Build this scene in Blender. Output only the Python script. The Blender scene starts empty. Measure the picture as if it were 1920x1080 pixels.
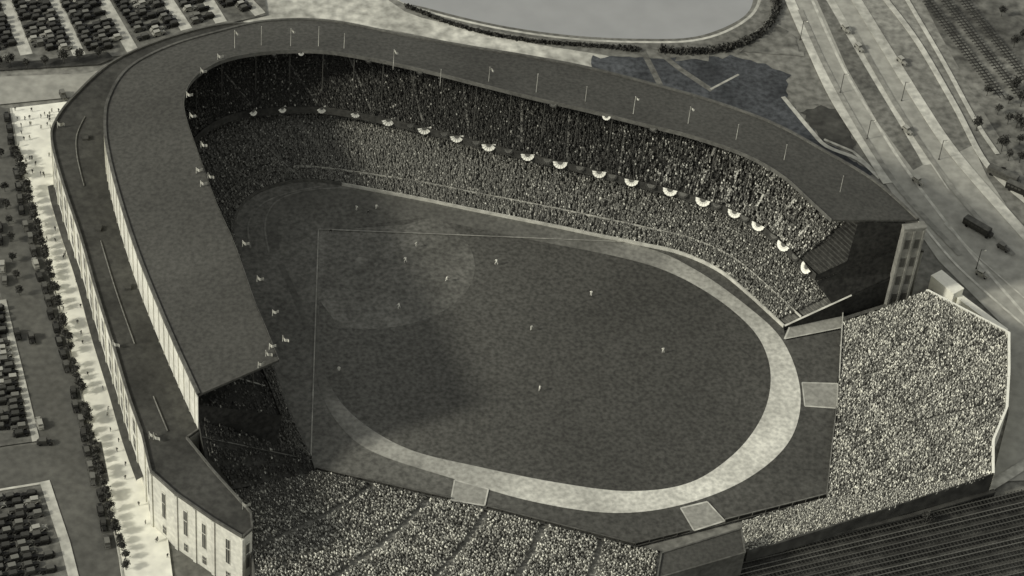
import bpy, bmesh, math, random
import numpy as np
from mathutils import Vector, Matrix
from mathutils.geometry import tessellate_polygon
random.seed(7); rng=np.random.default_rng(7)
scene=bpy.context.scene; COL=bpy.context.collection

# ------------------------------------------------------------------ camera
FPX=4600.0
FW=np.array([0.06908,0.72808,-0.682]); RT=np.array([0.99681,-0.02297,0.07645]); UP=np.array([-0.04,0.6851,0.72735])
CPOS=np.array([7.6,-539.77,486.11])
cd=bpy.data.cameras.new('camera'); cam=bpy.data.objects.new('camera',cd); COL.objects.link(cam)
M=Matrix(((RT[0],UP[0],-FW[0],CPOS[0]),(RT[1],UP[1],-FW[1],CPOS[1]),(RT[2],UP[2],-FW[2],CPOS[2]),(0,0,0,1)))
cam.matrix_world=M; cd.sensor_width=36; cd.lens=36*FPX/1920; cd.clip_start=1; cd.clip_end=9000
scene.camera=cam
# survey table conversion: oblique aerial reading -> world metres at a true height
def S(u,v,z=0.0):
    d=FW*FPX+RT*(u-960)+UP*(540-v); t=(z-CPOS[2])/d[2]; p=CPOS+d*t
    return np.array([p[0],p[1],z])
def SS(l,z=0.0): return [S(a,b,z) for a,b in l]

# ------------------------------------------------------------------ light
w=bpy.data.worlds.new("World"); scene.world=w; w.use_nodes=True
nt=w.node_tree; nt.nodes.clear()
az_to=Vector((-0.93,-0.36,0)).normalized(); EL=math.radians(31)
sky=nt.nodes.new('ShaderNodeTexSky'); sky.sky_type='NISHITA'; sky.sun_disc=False
sky.sun_elevation=EL; sky.sun_rotation=math.atan2(az_to.x,az_to.y)
hs=nt.nodes.new('ShaderNodeHueSaturation'); hs.inputs['Saturation'].default_value=0.12
bg=nt.nodes.new('ShaderNodeBackground'); bg.inputs['Strength'].default_value=0.15
wo=nt.nodes.new('ShaderNodeOutputWorld')
nt.links.new(sky.outputs[0],hs.inputs['Color']); nt.links.new(hs.outputs[0],bg.inputs['Color']); nt.links.new(bg.outputs[0],wo.inputs[0])
sd=bpy.data.lights.new('sun','SUN'); sd.energy=2.45; sd.angle=math.radians(6.0); sd.color=(1,0.98,0.93)
sun=bpy.data.objects.new('sun',sd); COL.objects.link(sun)
dirv=Vector((az_to.x*math.cos(EL),az_to.y*math.cos(EL),math.sin(EL)))
sun.rotation_euler=dirv.to_track_quat('Z','Y').to_euler()
scene.view_settings.view_transform='Standard'; scene.view_settings.look='None'; scene.view_settings.exposure=0

# ------------------------------------------------------------------ materials
TINT=(1.0,0.975,0.80)
def newmat(name,rough=0.92):
    m=bpy.data.materials.new(name); m.use_nodes=True
    b=m.node_tree.nodes['Principled BSDF']; b.inputs['Roughness'].default_value=rough
    b.inputs['Specular IOR Level'].default_value=0.15
    return m,m.node_tree,b
def mth(nt,op,a,b):
    n=nt.nodes.new('ShaderNodeMath'); n.operation=op
    for i,x in enumerate((a,b)):
        if isinstance(x,(int,float)): n.inputs[i].default_value=x
        else: nt.links.new(x,n.inputs[i])
    return n.outputs[0]
def mapr(nt,x,a,b,c,d):
    n=nt.nodes.new('ShaderNodeMapRange'); nt.links.new(x,n.inputs[0])
    for i,k in enumerate((a,b,c,d)): n.inputs[i+1].default_value=k
    return n.outputs[0]
def tinted(nt,val,b,tint=TINT):
    c=nt.nodes.new('ShaderNodeVectorMath'); c.operation='SCALE'; c.inputs[0].default_value=tint
    nt.links.new(val,c.inputs['Scale']); nt.links.new(c.outputs[0],b.inputs['Base Color'])
def noise(nt,scale,detail=3,vec=None):
    n=nt.nodes.new('ShaderNodeTexNoise'); n.inputs['Scale'].default_value=scale; n.inputs['Detail'].default_value=detail
    if vec is None:
        g=nt.nodes.new('ShaderNodeNewGeometry'); vec=g.outputs['Position']
    nt.links.new(vec,n.inputs['Vector']); return n.outputs['Fac']
def mat(name,v,c1=0.25,s1=0.04,c2=0.3,s2=0.9,rough=0.92,tint=TINT,extra=None):
    m,nt,b=newmat(name,rough)
    f1=mapr(nt,noise(nt,s1,4),0.3,0.7,1-c1,1+c1); f2=mapr(nt,noise(nt,s2,2),0.3,0.7,1-c2,1+c2)
    val=mth(nt,'MULTIPLY',mth(nt,'MULTIPLY',f1,f2),v)
    if extra: val=mth(nt,'MULTIPLY',val,extra(nt))
    tinted(nt,val,b,tint); return m
def sep(nt):
    g=nt.nodes.new('ShaderNodeNewGeometry'); s=nt.nodes.new('ShaderNodeSeparateXYZ'); nt.links.new(g.outputs['Position'],s.inputs[0]); return s
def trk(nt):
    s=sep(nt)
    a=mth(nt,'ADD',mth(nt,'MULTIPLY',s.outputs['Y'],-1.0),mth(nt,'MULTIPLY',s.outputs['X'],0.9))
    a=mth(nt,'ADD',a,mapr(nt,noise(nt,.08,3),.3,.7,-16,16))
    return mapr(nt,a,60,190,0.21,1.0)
def shade_lift(nt):
    # turf and clay colour lightened near the left stand to offset its roof shadow
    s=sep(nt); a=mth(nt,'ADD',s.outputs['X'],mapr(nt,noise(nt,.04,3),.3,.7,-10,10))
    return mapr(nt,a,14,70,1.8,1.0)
M_ground=mat('ground_earth',0.18,0.35,0.012,0.35,0.4)
M_grassr=mat('rough_grass',0.14,0.6,0.03,0.5,0.3)
M_sand=mat('dry_grass',0.46,0.4,0.03,0.35,0.3)
M_darkgrass=mat('dark_lawn',0.06,0.5,0.06,0.4,0.6,tint=(0.95,1.0,0.98))
M_field=mat('field_grass',0.066,0.2,0.02,0.36,0.9,extra=shade_lift)
M_field2=mat('field_grass_worn',0.080,0.22,0.03,0.33,0.8,extra=shade_lift)
M_infield=mat('infield_clay',0.090,0.2,0.06,0.36,0.8,extra=shade_lift)
M_igrass=mat('infield_grass',0.078,0.25,0.06,0.36,0.8,extra=shade_lift)
M_mound=mat('mound_clay',0.11,0.25,0.3,0.25,0.8,extra=shade_lift)
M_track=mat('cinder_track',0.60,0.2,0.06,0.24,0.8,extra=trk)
M_path=mat('clay_path',0.29,0.1,0.1,0.2,0.8)
M_asphalt=mat('street_asphalt',0.105,0.15,0.05,0.2,0.5)
M_road=mat('concrete_road',0.31,0.15,0.02,0.18,0.3)
M_kerb=mat('kerb_concrete',0.46,0.25,0.03,0.25,0.4)
M_lane=mat('lane_concrete',0.46,0.2,0.03,0.25,0.4)
M_walk=mat('sidewalk_concrete',0.80,0.08,0.03,0.12,0.3)
M_water=mat('pond_water',0.32,0.05,0.01,0.05,0.1,rough=0.35,tint=(1,1,0.92))
M_lot=mat('lot_gravel',0.14,0.3,0.04,0.35,0.5)
M_strip=mat('lot_lane',0.40,0.25,0.05,0.3,0.4)
M_yard=mat('cinder_yard',0.05,0.4,0.04,0.4,0.3)
M_yardl=mat('cinder_walk',0.07,0.4,0.04,0.4,0.3)
M_rail=mat('rail_steel',0.09,0.1,0.3,0.1,1,rough=0.5)
M_railb=mat('rail_worn_steel',0.13,0.1,0.3,0.1,1,rough=0.5)
M_tie=mat('timber_sleeper',0.03,0.2,0.3,0.2,1)
M_tieg=mat('weathered_sleeper',0.05,0.3,0.3,0.3,1)
M_roofL=mat('gravel_roof',0.068,0.18,0.03,0.24,0.9)
M_ring=mat('tar_roof',0.054,0.28,0.07,0.26,0.6)
M_conc=mat('light_concrete',0.55,0.12,0.1,0.12,0.6)
M_tower=mat('tower_concrete',0.20,0.2,0.1,0.2,0.6)
M_concd=mat('weathered_concrete',0.10,0.25,0.08,0.25,0.7)
M_seat=mat('seat_rows',0.12,0.3,0.06,0.35,0.8)
M_useat=mat('upper_seat_rows',0.05,0.3,0.06,0.35,0.8)  # darker than the lower rows: roof shade put into the seat colour
M_bseat=mat('bench_rows',0.2,0.3,0.06,0.35,0.8)
M_balc=mat('balcony_paint',0.05,0.3,0.1,0.3,0.8)
M_shade=mat('painted_shade',0.025,0.3,0.1,0.4,0.8)  # near-black colour painting the shade at the stand ends
M_aisle=mat('aisle_concrete',0.17,0.25,0.1,0.25,0.8)
M_steel=mat('painted_steel',0.07,0.1,0.2,0.1,1)
M_white=mat('white_paint',0.8,0.05,0.2,0.05,1)
M_cream=mat('bunting_cream',0.6,0.15,0.2,0.25,1.5)
M_line=mat('chalk_line',0.30,0.3,0.2,0.2,1)
M_glass=mat('window_pane',0.06,0.1,0.2,0.1,1,rough=0.3)
M_brick=mat('facade_stone',0.52,0.12,0.06,0.15,0.7)
M_bark=mat('bark',0.06); M_leaf=mat('leaves',0.05,0.3,0.4,0.5,1.2)
M_tyre=mat('tyre_rubber',0.015)
M_skin=mat('skin',0.3,0,1,0,1); M_cloth_d=mat('dark_cloth',0.03,0,1,0,1); M_grey=mat('grey_cloth',0.12,0,1,0,1)
def rampmat(name,src,stops,rough=0.8):
    m,nt,b=newmat(name,rough)
    if src=='island':
        o=nt.nodes.new('ShaderNodeNewGeometry').outputs['Random Per Island']
    else: o=nt.nodes.new('ShaderNodeObjectInfo').outputs['Random']
    r=nt.nodes.new('ShaderNodeValToRGB'); r.color_ramp.interpolation='CONSTANT'
    e=r.color_ramp.elements
    e[0].position=stops[0][0]; e[0].color=(stops[0][1],)*3+(1,)
    e[1].position=stops[1][0]; e[1].color=(stops[1][1],)*3+(1,)
    for p,v in stops[2:]:
        x=e.new(p); x.color=(v,v,v,1)
    nt.links.new(o,r.inputs[0])
    s=nt.nodes.new('ShaderNodeSeparateColor'); nt.links.new(r.outputs[0],s.inputs[0])
    tinted(nt,s.outputs[0],b); return m
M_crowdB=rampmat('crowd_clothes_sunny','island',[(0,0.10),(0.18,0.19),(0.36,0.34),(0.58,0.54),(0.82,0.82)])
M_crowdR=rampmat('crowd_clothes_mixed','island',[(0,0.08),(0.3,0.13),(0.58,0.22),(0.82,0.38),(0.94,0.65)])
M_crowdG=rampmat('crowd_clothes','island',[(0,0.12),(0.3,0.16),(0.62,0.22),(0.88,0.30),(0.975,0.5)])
M_crowdL=rampmat('crowd_clothes_shade','island',[(0,0.09),(0.5,0.11),(0.75,0.14),(0.92,0.19),(0.985,0.35)])  # shade of the stands toned into the clothes
M_crowdU=rampmat('crowd_clothes_deep_shade','island',[(0,0.035),(0.5,0.05),(0.75,0.08),(0.92,0.14),(0.985,0.4)])  # deeper roof shade darkened into the clothes
M_car=rampmat('car_paint','obj',[(0,0.018),(0.5,0.035),(0.75,0.08),(0.92,0.25)],0.4)
M_carroof=rampmat('car_top','obj',[(0,0.05),(0.4,0.09),(0.7,0.16),(0.9,0.34)],0.6)
M_cloth=rampmat('street_clothes','obj',[(0,0.02),(0.6,0.06),(0.85,0.3)])

# ------------------------------------------------------------------ helpers
def mesh_np(name,V,F,mats,midx=None,smooth=False):
    me=bpy.data.meshes.new(name)
    V=np.asarray(V,dtype=np.float64)
    if isinstance(F,np.ndarray):
        k=F.shape[1]; n=len(F)
        me.vertices.add(len(V)); me.vertices.foreach_set('co',V.astype(np.float32).ravel())
        me.loops.add(n*k); me.loops.foreach_set('vertex_index',F.astype(np.int32).ravel())
        me.polygons.add(n); me.polygons.foreach_set('loop_start',np.arange(0,n*k,k,dtype=np.int32))
        me.polygons.foreach_set('loop_total',np.full(n,k,dtype=np.int32))
    else:
        me.from_pydata([tuple(v) for v in V],[],F)
    for m in (mats if isinstance(mats,list) else [mats]): me.materials.append(m)
    if midx is not None: me.polygons.foreach_set('material_index',np.asarray(midx,dtype=np.int32))
    me.update(calc_edges=True); me.validate()
    return me
def obj(name,me,parent=None,loc=None,**kw):
    o=bpy.data.objects.new(name,me); COL.objects.link(o)
    if parent: o.parent=parent
    if loc is not None: o.location=loc
    for k,v in kw.items(): o[k]=v
    return o
def empty(name,loc=(0,0,0),**kw):
    o=obj(name,None,None,loc,**kw); o.empty_display_size=1; return o
class MB:
    def __init__(s): s.V=[];s.F=[];s.I=[]
    def quad(s,a,b,c,d,m=0):
        n=len(s.V); s.V+= [tuple(a),tuple(b),tuple(c),tuple(d)]; s.F.append((n,n+1,n+2,n+3)); s.I.append(m)
    def poly(s,pts,m=0):
        n=len(s.V); s.V+=[tuple(p) for p in pts]
        for t in tessellate_polygon([[Vector(p) for p in pts]]):
            s.F.append(tuple(n+i for i in t)); s.I.append(m)
    def box(s,c,ex,ey,ez,m=0):
        c=np.array(c,float);ex=np.array(ex,float);ey=np.array(ey,float);ez=np.array(ez,float)
        n=len(s.V)
        for k in (-1,1):
            for j in (-1,1):
                for i in (-1,1): s.V.append(tuple(c+i*ex+j*ey+k*ez))
        for q in [(0,2,3,1),(4,5,7,6),(0,1,5,4),(2,6,7,3),(0,4,6,2),(1,3,7,5)]:
            s.F.append(tuple(n+i for i in q)); s.I.append(m)
    def strip(s,A,B,m=0):
        for i in range(len(A)-1): s.quad(A[i],A[i+1],B[i+1],B[i],m)
    def mesh(s,name,mats): return mesh_np(name,s.V,s.F,mats,s.I)
def cr(P,n=8,closed=False):
    P=[np.array(p,float) for p in P]; N=len(P); out=[]
    segs=N if closed else N-1
    for i in range(segs):
        if closed: p0,p1,p2,p3=P[(i-1)%N],P[i],P[(i+1)%N],P[(i+2)%N]
        else: p0,p1,p2,p3=P[max(i-1,0)],P[i],P[i+1],P[min(i+2,N-1)]
        for k in range(n):
            t=k/n
            out.append(0.5*((2*p1)+(-p0+p2)*t+(2*p0-5*p1+4*p2-p3)*t*t+(-p0+3*p1-3*p2+p3)*t**3))
    if not closed: out.append(P[-1])
    return out
def resample(P,n):
    P=np.array(P); d=np.r_[0,np.cumsum(np.linalg.norm(np.diff(P[:,:2],axis=0),axis=1))]
    t=np.linspace(0,d[-1],n); return np.stack([np.interp(t,d,P[:,k]) for k in range(P.shape[1])],1)
ZL=[0.0]
def layer():
    ZL[0]+=0.015; return ZL[0]
def sheet(name,pts,m,z=None):
    z=layer() if z is None else z
    b=MB(); b.poly([(p[0],p[1],z) for p in pts]); return obj(name,b.mesh(name,m),kind='structure')
def ribbon(name,pts,width,m,z=None,ext=(0,0),h=0.0):
    z=layer() if z is None else z
    if h>0: h=0.1277
    P=[np.array(p[:2],float) for p in pts]
    if ext[0]: P.insert(0,P[0]+(P[0]-P[1])/np.linalg.norm(P[0]-P[1])*ext[0])
    if ext[1]: P.append(P[-1]+(P[-1]-P[-2])/np.linalg.norm(P[-1]-P[-2])*ext[1])
    L=[];Rr=[]
    for i in range(len(P)):
        t=P[min(i+1,len(P)-1)]-P[max(i-1,0)]; t/=np.linalg.norm(t); n=np.array([-t[1],t[0]])*width/2
        L.append((*(P[i]+n),z+h)); Rr.append((*(P[i]-n),z+h))
    b=MB(); b.strip(L,Rr)
    if h>0:
        b.strip([(x,y,z-0.01) for x,y,_ in L],L); b.strip(Rr,[(x,y,z-0.01) for x,y,_ in Rr])
    return obj(name,b.mesh(name,m),kind='structure')

# ------------------------------------------------------------------ ground
sheet('ground',[(-3500,-3500),(3500,-3500),(3500,3500),(-3500,3500)],M_ground,0.0)
sheet('rough_ground',SS([(1860,-200),(1700,-60),(1760,60),(1850,220),(1920,330),(2100,500),(2300,0)]),M_grassr)
sheet('dry_grass_bank',cr(SS([(430,-60),(470,60),(520,42),(700,52),(860,82),(1000,112),(1120,134),(1160,110),(1000,82),(880,52),(760,22),(640,-60)]),4,True),M_sand)
sheet('pond_bank',cr(SS([(700,-60),(735,-8),(800,28),(950,62),(1100,82),(1250,93),(1360,82),(1425,50),(1452,0),(1450,-60),(1080,-90)]),6,True),M_lot)
ribbon('pond_rim',cr(SS([(712,-40),(745,-2),(800,21),(900,46),(1000,64),(1100,75),(1200,79),(1292,77),(1356,61),(1405,32),(1424,0),(1424,-40)]),8),1.0,M_kerb)
POND=cr(SS([(745,-2),(800,15),(900,40),(1000,58),(1100,69),(1200,73),(1290,71),(1350,55),(1398,28),(1412,-5),(1400,-50),(1080,-80),(745,-50)]),8,True)
sheet('pond_water',POND,M_water)
def rough_edge(pts,amp,seed):
    r=np.random.default_rng(seed); P=resample([*pts,pts[0]],int(len(pts)*9))[:-1]; P[:,:2]+=r.normal(0,amp,(len(P),2)); return cr(list(P),2,True)
sheet('lawn',rough_edge(SS([(1110,106),(1330,112),(1375,102),(1480,138),(1475,188),(1540,262),(1640,325),(1600,340),(1450,245),(1340,200),(1100,142)]),.8,1),M_darkgrass)
for a in ([(1205,96),(1218,120),(1238,160)],[(1235,98),(1275,130),(1335,170)]): ribbon('footpath',SS(a),2.0,M_lot)
ribbon('footpath',SS([(1332,168),(1385,140)]),0.8,M_strip)
sheet('dirt_patch',rough_edge(SS([(1380,100),(1440,40),(1480,60),(1560,190),(1500,200),(1480,140)]),.8,2),M_grassr)
sheet('lawn',rough_edge(SS([(1500,205),(1575,203),(1612,292),(1540,262)]),.5,3),M_yard)
ribbon('ramp',cr(SS([(1468,182),(1495,215),(1520,245),(1550,275),(1610,300),(1650,335)]),4),1.5,M_kerb)
ribbon('footpath',SS([(1545,262),(1600,285),(1640,322)]),1.0,M_strip)
# right roads
sheet('road',SS([(1430,-80),(1475,0),(1515,90),(1560,185),(1620,280),(1660,345),(1760,490),(1960,690),(2000,560),(1850,330),(1790,200),(1720,80),(1660,-5),(1610,-90)]),M_road)
sheet('road_verge',SS([(1655,-10),(1720,80),(1790,200),(1830,270),(1790,290),(1720,190),(1660,90),(1615,-10)]),M_ground)
sheet('road_verge',SS([(1527,-10),(1552,-10),(1622,120),(1688,230),(1730,310),(1712,320),(1645,230),(1588,130)]),M_lot)
for nm,l,wd,m in [('kerb',[(1480,0),(1520,90),(1565,185),(1625,280),(1665,345)],3.4,M_kerb),
    ('road_marking',[(1522,0),(1582,130),(1642,230),(1700,320),(1800,450),(1920,590)],1.0,M_lane),
    ('road_marking',[(1556,0),(1626,120),(1692,230),(1740,310)],2.8,M_lane),
    ('kerb',[(1605,0),(1660,90),(1722,190),(1790,290),(1920,440)],3.6,M_lane),
    ('kerb',[(1660,0),(1720,80),(1790,200),(1850,310),(1930,385)],2.0,M_lane),
    ('road_marking',[(1700,0),(1770,120),(1830,230),(1870,290)],1.6,M_lane),
    ('tram_track',[(1735,430),(1800,505),(1920,612)],0.8,M_lane),
    ('tram_track',[(1770,420),(1830,480),(1920,560)],0.5,M_lane),
    ('tram_track',[(1640,150),(1720,270),(1780,360)],0.5,M_lane)]:
    ribbon(nm,cr(SS(l),6),wd,m,ext=(60 if l[0][1]<=0 else 0,40 if l[-1][0]>=1900 else 0),h=0.12 if nm=='kerb' else 0)
M_worn=mat('worn_lane',0.24,0.2,0.05,0.25,0.4)
for l in ([(1600,60),(1690,215),(1790,360),(1900,480)],[(1500,20),(1545,120),(1610,240),(1690,360),(1800,480)]):
    ribbon('tyre_worn_lane',cr(SS(l),5),1.8,M_worn)
sheet('plaza',SS([(1740,520),(1925,640),(1990,900),(1858,905),(1890,780),(1892,625)]),M_road)
# left street side
sheet('street',SS([(-90,195),(20,205),(35,300),(60,400),(90,500),(120,620),(150,730),(185,880),(215,1000),(250,1130),(150,1130),(95,915),(72,830),(38,700),(8,570),(-90,330)]),M_asphalt)
sheet('sidewalk',SS([(20,205),(130,192),(155,180),(240,130),(290,820),(330,1130),(235,1130),(215,1000),(185,880),(150,730),(120,620),(90,500),(60,400),(35,300)]),M_walk)
ribbon('kerb',SS([(20,205),(35,300),(60,400),(90,500),(120,620),(150,730),(185,880),(215,1000),(240,1130)]),0.5,M_kerb,h=0.13)
sheet('street',SS([(-120,150),(160,140),(215,128),(180,180),(-120,210)]),M_road)
sheet('street',SS([(-60,848),(70,835),(190,830),(205,905),(95,912),(-60,935)]),M_asphalt)
ribbon('kerb',SS([(5,565),(22,640),(38,705),(68,830)]),2.0,M_kerb,h=0.13)
ribbon('kerb',SS([(84,905),(102,960),(122,1020),(147,1120)]),2.6,M_kerb,h=0.13)
ribbon('kerb',SS([(-40,928),(82,908)]),0.7,M_kerb,h=0.13)
sheet('parking_lot',SS([(-150,-120),(480,-120),(500,30),(420,48),(250,103),(120,122),(-150,140)]),M_lot)
sheet('parking_lot',SS([(-60,560),(5,565),(65,830),(-60,848)]),M_lot)
sheet('parking_lot',SS([(-60,935),(82,912),(142,1130),(-60,1130)]),M_lot)
STR=[((-25,-100),(10,0),(50,105)),((62,-100),(100,0),(150,108)),((150,-100),(192,0),(250,100)),((270,-100),(312,0),(350,58)),((345,-100),(388,0),(415,45)),((415,-100),(460,0),(488,30))]
for a in STR: ribbon('parking_lane',SS(a),3.9,M_kerb)
sheet('street',SS([(-120,112),(60,118),(200,100),(215,112),(185,124),(-120,142)]),M_yard)
# rail yard
sheet('rail_yard',SS([(1220,1100),(1400,1046),(1560,1008),(1700,978),(1800,948),(1920,922),(2010,900),(2000,1200),(1200,1200)]),M_yard)
for k in range(6):
    ribbon('yard_walk',[S(1200,1122+k*27),S(2000,928+k*31)],1.5,M_yardl)
ribbon('verge',SS([(1840,925),(1880,900),(1930,868)]),3.0,M_strip)

# ------------------------------------------------------------------ playing field
FENCE=[(590,886),(850,944),(1190,1029),(1550,937),(1578,622),(1472,642)]
Rk=[(522,675),(500,620),(475,560),(440,460),(405,380),(372,290),(347,215),(347,175),(368,142),(420,112),(500,97),(600,95),(690,108),(800,132),(900,157),(1000,182),(1100,205),(1200,230),(1300,255),(1400,290),(1470,330),(1520,375),(1560,412)]
Ok=[(372,740),(335,660),(298,575),(258,475),(225,375),(203,290),(196,235),(203,185),(238,130),(310,90),(400,62),(500,40),(620,40),(760,67),(880,88),(995,107),(1100,127),(1215,156),(1335,190),(1450,232),(1545,283),(1640,340),(1722,412)]
Fk=[(583,858),(553,795),(528,735),(497,640),(470,560),(450,480),(438,425),(450,388),(480,362),(525,345),(580,338),(640,345),(705,357),(790,373),(880,392),(960,408),(1045,425),(1120,441),(1195,456),(1275,474),(1345,505),(1400,548),(1470,612)]
Wk=[(266,812),(240,740),(213,650),(180,545),(150,440),(118,345),(97,265),(104,228),(140,180),(215,115),(330,68),(450,45)]
SUB=8
R_=np.array(cr(SS(Rk,37.0),SUB)); O_=np.array(cr(SS(Ok,34.0),SUB)); F_=np.array(cr(SS(Fk,1.4),SUB))
n_=O_[:,:2]-R_[:,:2]; n_/=np.linalg.norm(n_,axis=1)[:,None]
Wl=SS(Wk,21.0)
for k in range(12,23):
    i=k*SUB; off=11 if k<19 else (8,6,5,4)[k-19]
    Wl.append(np.array([O_[i,0]+n_[i,0]*off,O_[i,1]+n_[i,1]*off,21.0]))
W_=np.array(cr(Wl,SUB)); NS=len(R_)
def z_(P,z): Q=P.copy(); Q[:,2]=z; return Q
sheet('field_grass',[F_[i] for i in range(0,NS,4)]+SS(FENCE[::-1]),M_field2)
OV=cr(SS([(790,412),(1000,450),(1150,480),(1250,510),(1340,560),(1410,620),(1440,680),(1442,740),(1420,800),(1370,860),(1290,910),(1180,925),(1050,910),(900,880),(760,850),(660,790),(605,710),(598,560),(598,437)]),5)
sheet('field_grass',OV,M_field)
c=np.array([13.04,-13.04]); arc=[]
for k in range(33):
    a=math.radians(-100+k*150/32); arc.append((c[0]+33*math.cos(a),c[1]+28*math.sin(a)))
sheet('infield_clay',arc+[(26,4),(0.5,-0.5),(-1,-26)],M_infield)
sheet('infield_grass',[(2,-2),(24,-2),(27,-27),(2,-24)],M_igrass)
sheet('home_circle',[(4*math.cos(a/12*6.283),4*math.sin(a/12*6.283)) for a in range(12)],M_infield)
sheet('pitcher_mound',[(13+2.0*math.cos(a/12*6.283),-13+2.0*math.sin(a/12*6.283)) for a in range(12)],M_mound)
TO=resample(cr(SS([(508,470),(500,420),(520,385),(570,365),(640,358),(740,372),(900,402),(1190,463),(1300,508),(1400,578),(1468,645),(1500,740),(1480,830),(1400,902),(1280,950),(1150,966),(1000,945),(850,902),(700,852),(635,800),(600,735),(582,650),(548,560),(520,500)]),8),220)
TI=resample(cr(SS([(525,470),(522,425),(540,402),(585,388),(650,386),(745,402),(900,434),(1000,455),(1150,484),(1250,513),(1340,562),(1410,622),(1440,680),(1442,740),(1420,800),(1370,860),(1290,910),(1180,925),(1050,910),(900,880),(765,846),(668,788),(616,722),(592,645),(560,560),(532,500)]),8),220)
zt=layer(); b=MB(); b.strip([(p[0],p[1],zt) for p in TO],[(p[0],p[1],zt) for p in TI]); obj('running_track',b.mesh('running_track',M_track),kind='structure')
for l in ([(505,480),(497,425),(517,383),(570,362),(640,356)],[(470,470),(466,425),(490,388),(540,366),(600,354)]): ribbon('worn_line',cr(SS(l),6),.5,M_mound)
for g in ([(1470,640),(1482,612),(1580,590),(1580,618)],[(1503,722),(1570,724),(1568,770),(1508,766)],[(852,905),(915,922),(908,953),(845,943)],[(1275,958),(1325,946),(1358,982),(1300,1000)]):
    sheet('clay_path',SS(g),M_path)
    P=SS(g); zz=layer()
    for i in (0,2): ribbon('path_edging',[P[i],P[(i+1)%4]],0.5,M_kerb,z=zz)
    ribbon('path_edging',[P[1],P[2]],0.4,M_kerb); ribbon('path_edging',[P[3],P[0]],0.4,M_kerb)
ribbon('foul_line',[(0,0),(99,0)],0.35,M_line); ribbon('foul_line',[(0,0),(1.2,-96.5)],0.35,M_line)

# ------------------------------------------------------------------ stadium
st=empty('stadium',(0,0,0),category='stadium',label='large horseshoe double-deck concrete baseball stadium with flat tar roofs')
def part(name,mb,mats,**kw): return obj(name,mb.mesh(name,mats),st,**kw)
b=MB(); T=10
for j in range(T):
    a=R_+(O_-R_)*(j/T); c2=R_+(O_-R_)*((j+1)/T); b.strip(a,c2)
b.strip(z_(R_,36.3),O_-np.array([0,0,0.7]))
b.quad(R_[0],O_[0],O_[0]-[0,0,.7],R_[0]-[0,0,.7]); b.quad(R_[-1],O_[-1],O_[-1]-[0,0,.7],R_[-1]-[0,0,.7])
part('upper_roof',b,M_roofL)
b=MB(); Ri=R_.copy(); Ri[:,:2]-=n_*0.15
b.strip(z_(Ri,37.25),z_(Ri,35.9)); b.strip(z_(Ri,37.25),z_(R_,37.25)); part('roof_fascia',b,M_concd)
b=MB(); Oi=O_.copy(); Oi[:,:2]-=n_*0.5; Oo=O_.copy(); Oo[:,:2]+=n_*0.3
b.strip(z_(Oi,34.5),z_(Oo,34.5)); b.strip(z_(Oi,34.5),z_(Oi,33.8)); b.strip(z_(Oo,34.5),z_(Oo,33.4)); part('roof_coping',b,M_concd)
b=MB(); Ow=O_.copy(); Ow[:,:2]+=n_*0.1
b.strip(z_(Ow,20.8),z_(Ow,33.6)); part('upper_wall',b,M_conc)
b=MB()
for i in range(0,NS,2):
    t=np.r_[-n_[i,1],n_[i,0]]
    b.box((Ow[i,0]+n_[i,0]*0.1,Ow[i,1]+n_[i,1]*0.1,27.2),(n_[i,0]*.1,n_[i,1]*.1,0),(t[0]*.2,t[1]*.2,0),(0,0,6.2))
part('wall_pilaster',b,M_conc)
b=MB()
for j in range(4):
    a=z_(O_,21)+(z_(W_,21)-z_(O_,21))*(j/4); c2=z_(O_,21)+(z_(W_,21)-z_(O_,21))*((j+1)/4); b.strip(a,c2)
part('concourse_roof',b,M_ring)
def off(P,d): Q=P.copy(); Q[:,:2]+=n_*d; return Q
b=MB(); a=z_(off(W_,0.25),21.6); c2=z_(off(W_,-0.35),21.6)
b.strip(a,c2); b.strip(z_(a,21.6),z_(a,20.6)); b.strip(c2,z_(c2,21.0)); part('concourse_parapet',b,M_concd)
mid=(O_*0.45+W_*0.55)
for (lo_,hi_) in ((2*SUB,4*SUB),(5*SUB,7*SUB+4),(0,SUB)):
    b=MB(); A_=off(mid,-.12)[lo_:hi_]; B_=off(mid,.12)[lo_:hi_]
    b.strip(z_(A_,21.35),z_(B_,21.35)); b.strip(z_(A_,21.35),z_(A_,21.0)); b.strip(z_(B_,21.35),z_(B_,21.0))
    part('roof_kerb',b,M_aisle)
b=MB(); b.strip(z_(W_,21),z_(W_,0)); part('facade_wall',b,M_brick)
def deck(A,B,rows,name,m):
    b=MB()
    for j in range(rows):
        t0=j/rows; t1=(j+1)/rows
        a=A+(B-A)*t0; c2=A+(B-A)*t1; c3=c2.copy(); c3[:,2]=a[:,2]
        b.strip(a,c3); b.strip(c3,c2)
    return part(name,b,m)
LB=z_(O_,14.0); UF=z_(off(R_,-1.0),15.2); UB=z_(O_,29.5)
deck(F_,LB,34,'lower_deck',M_seat); deck(UF,UB,26,'upper_deck',M_useat)
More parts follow.
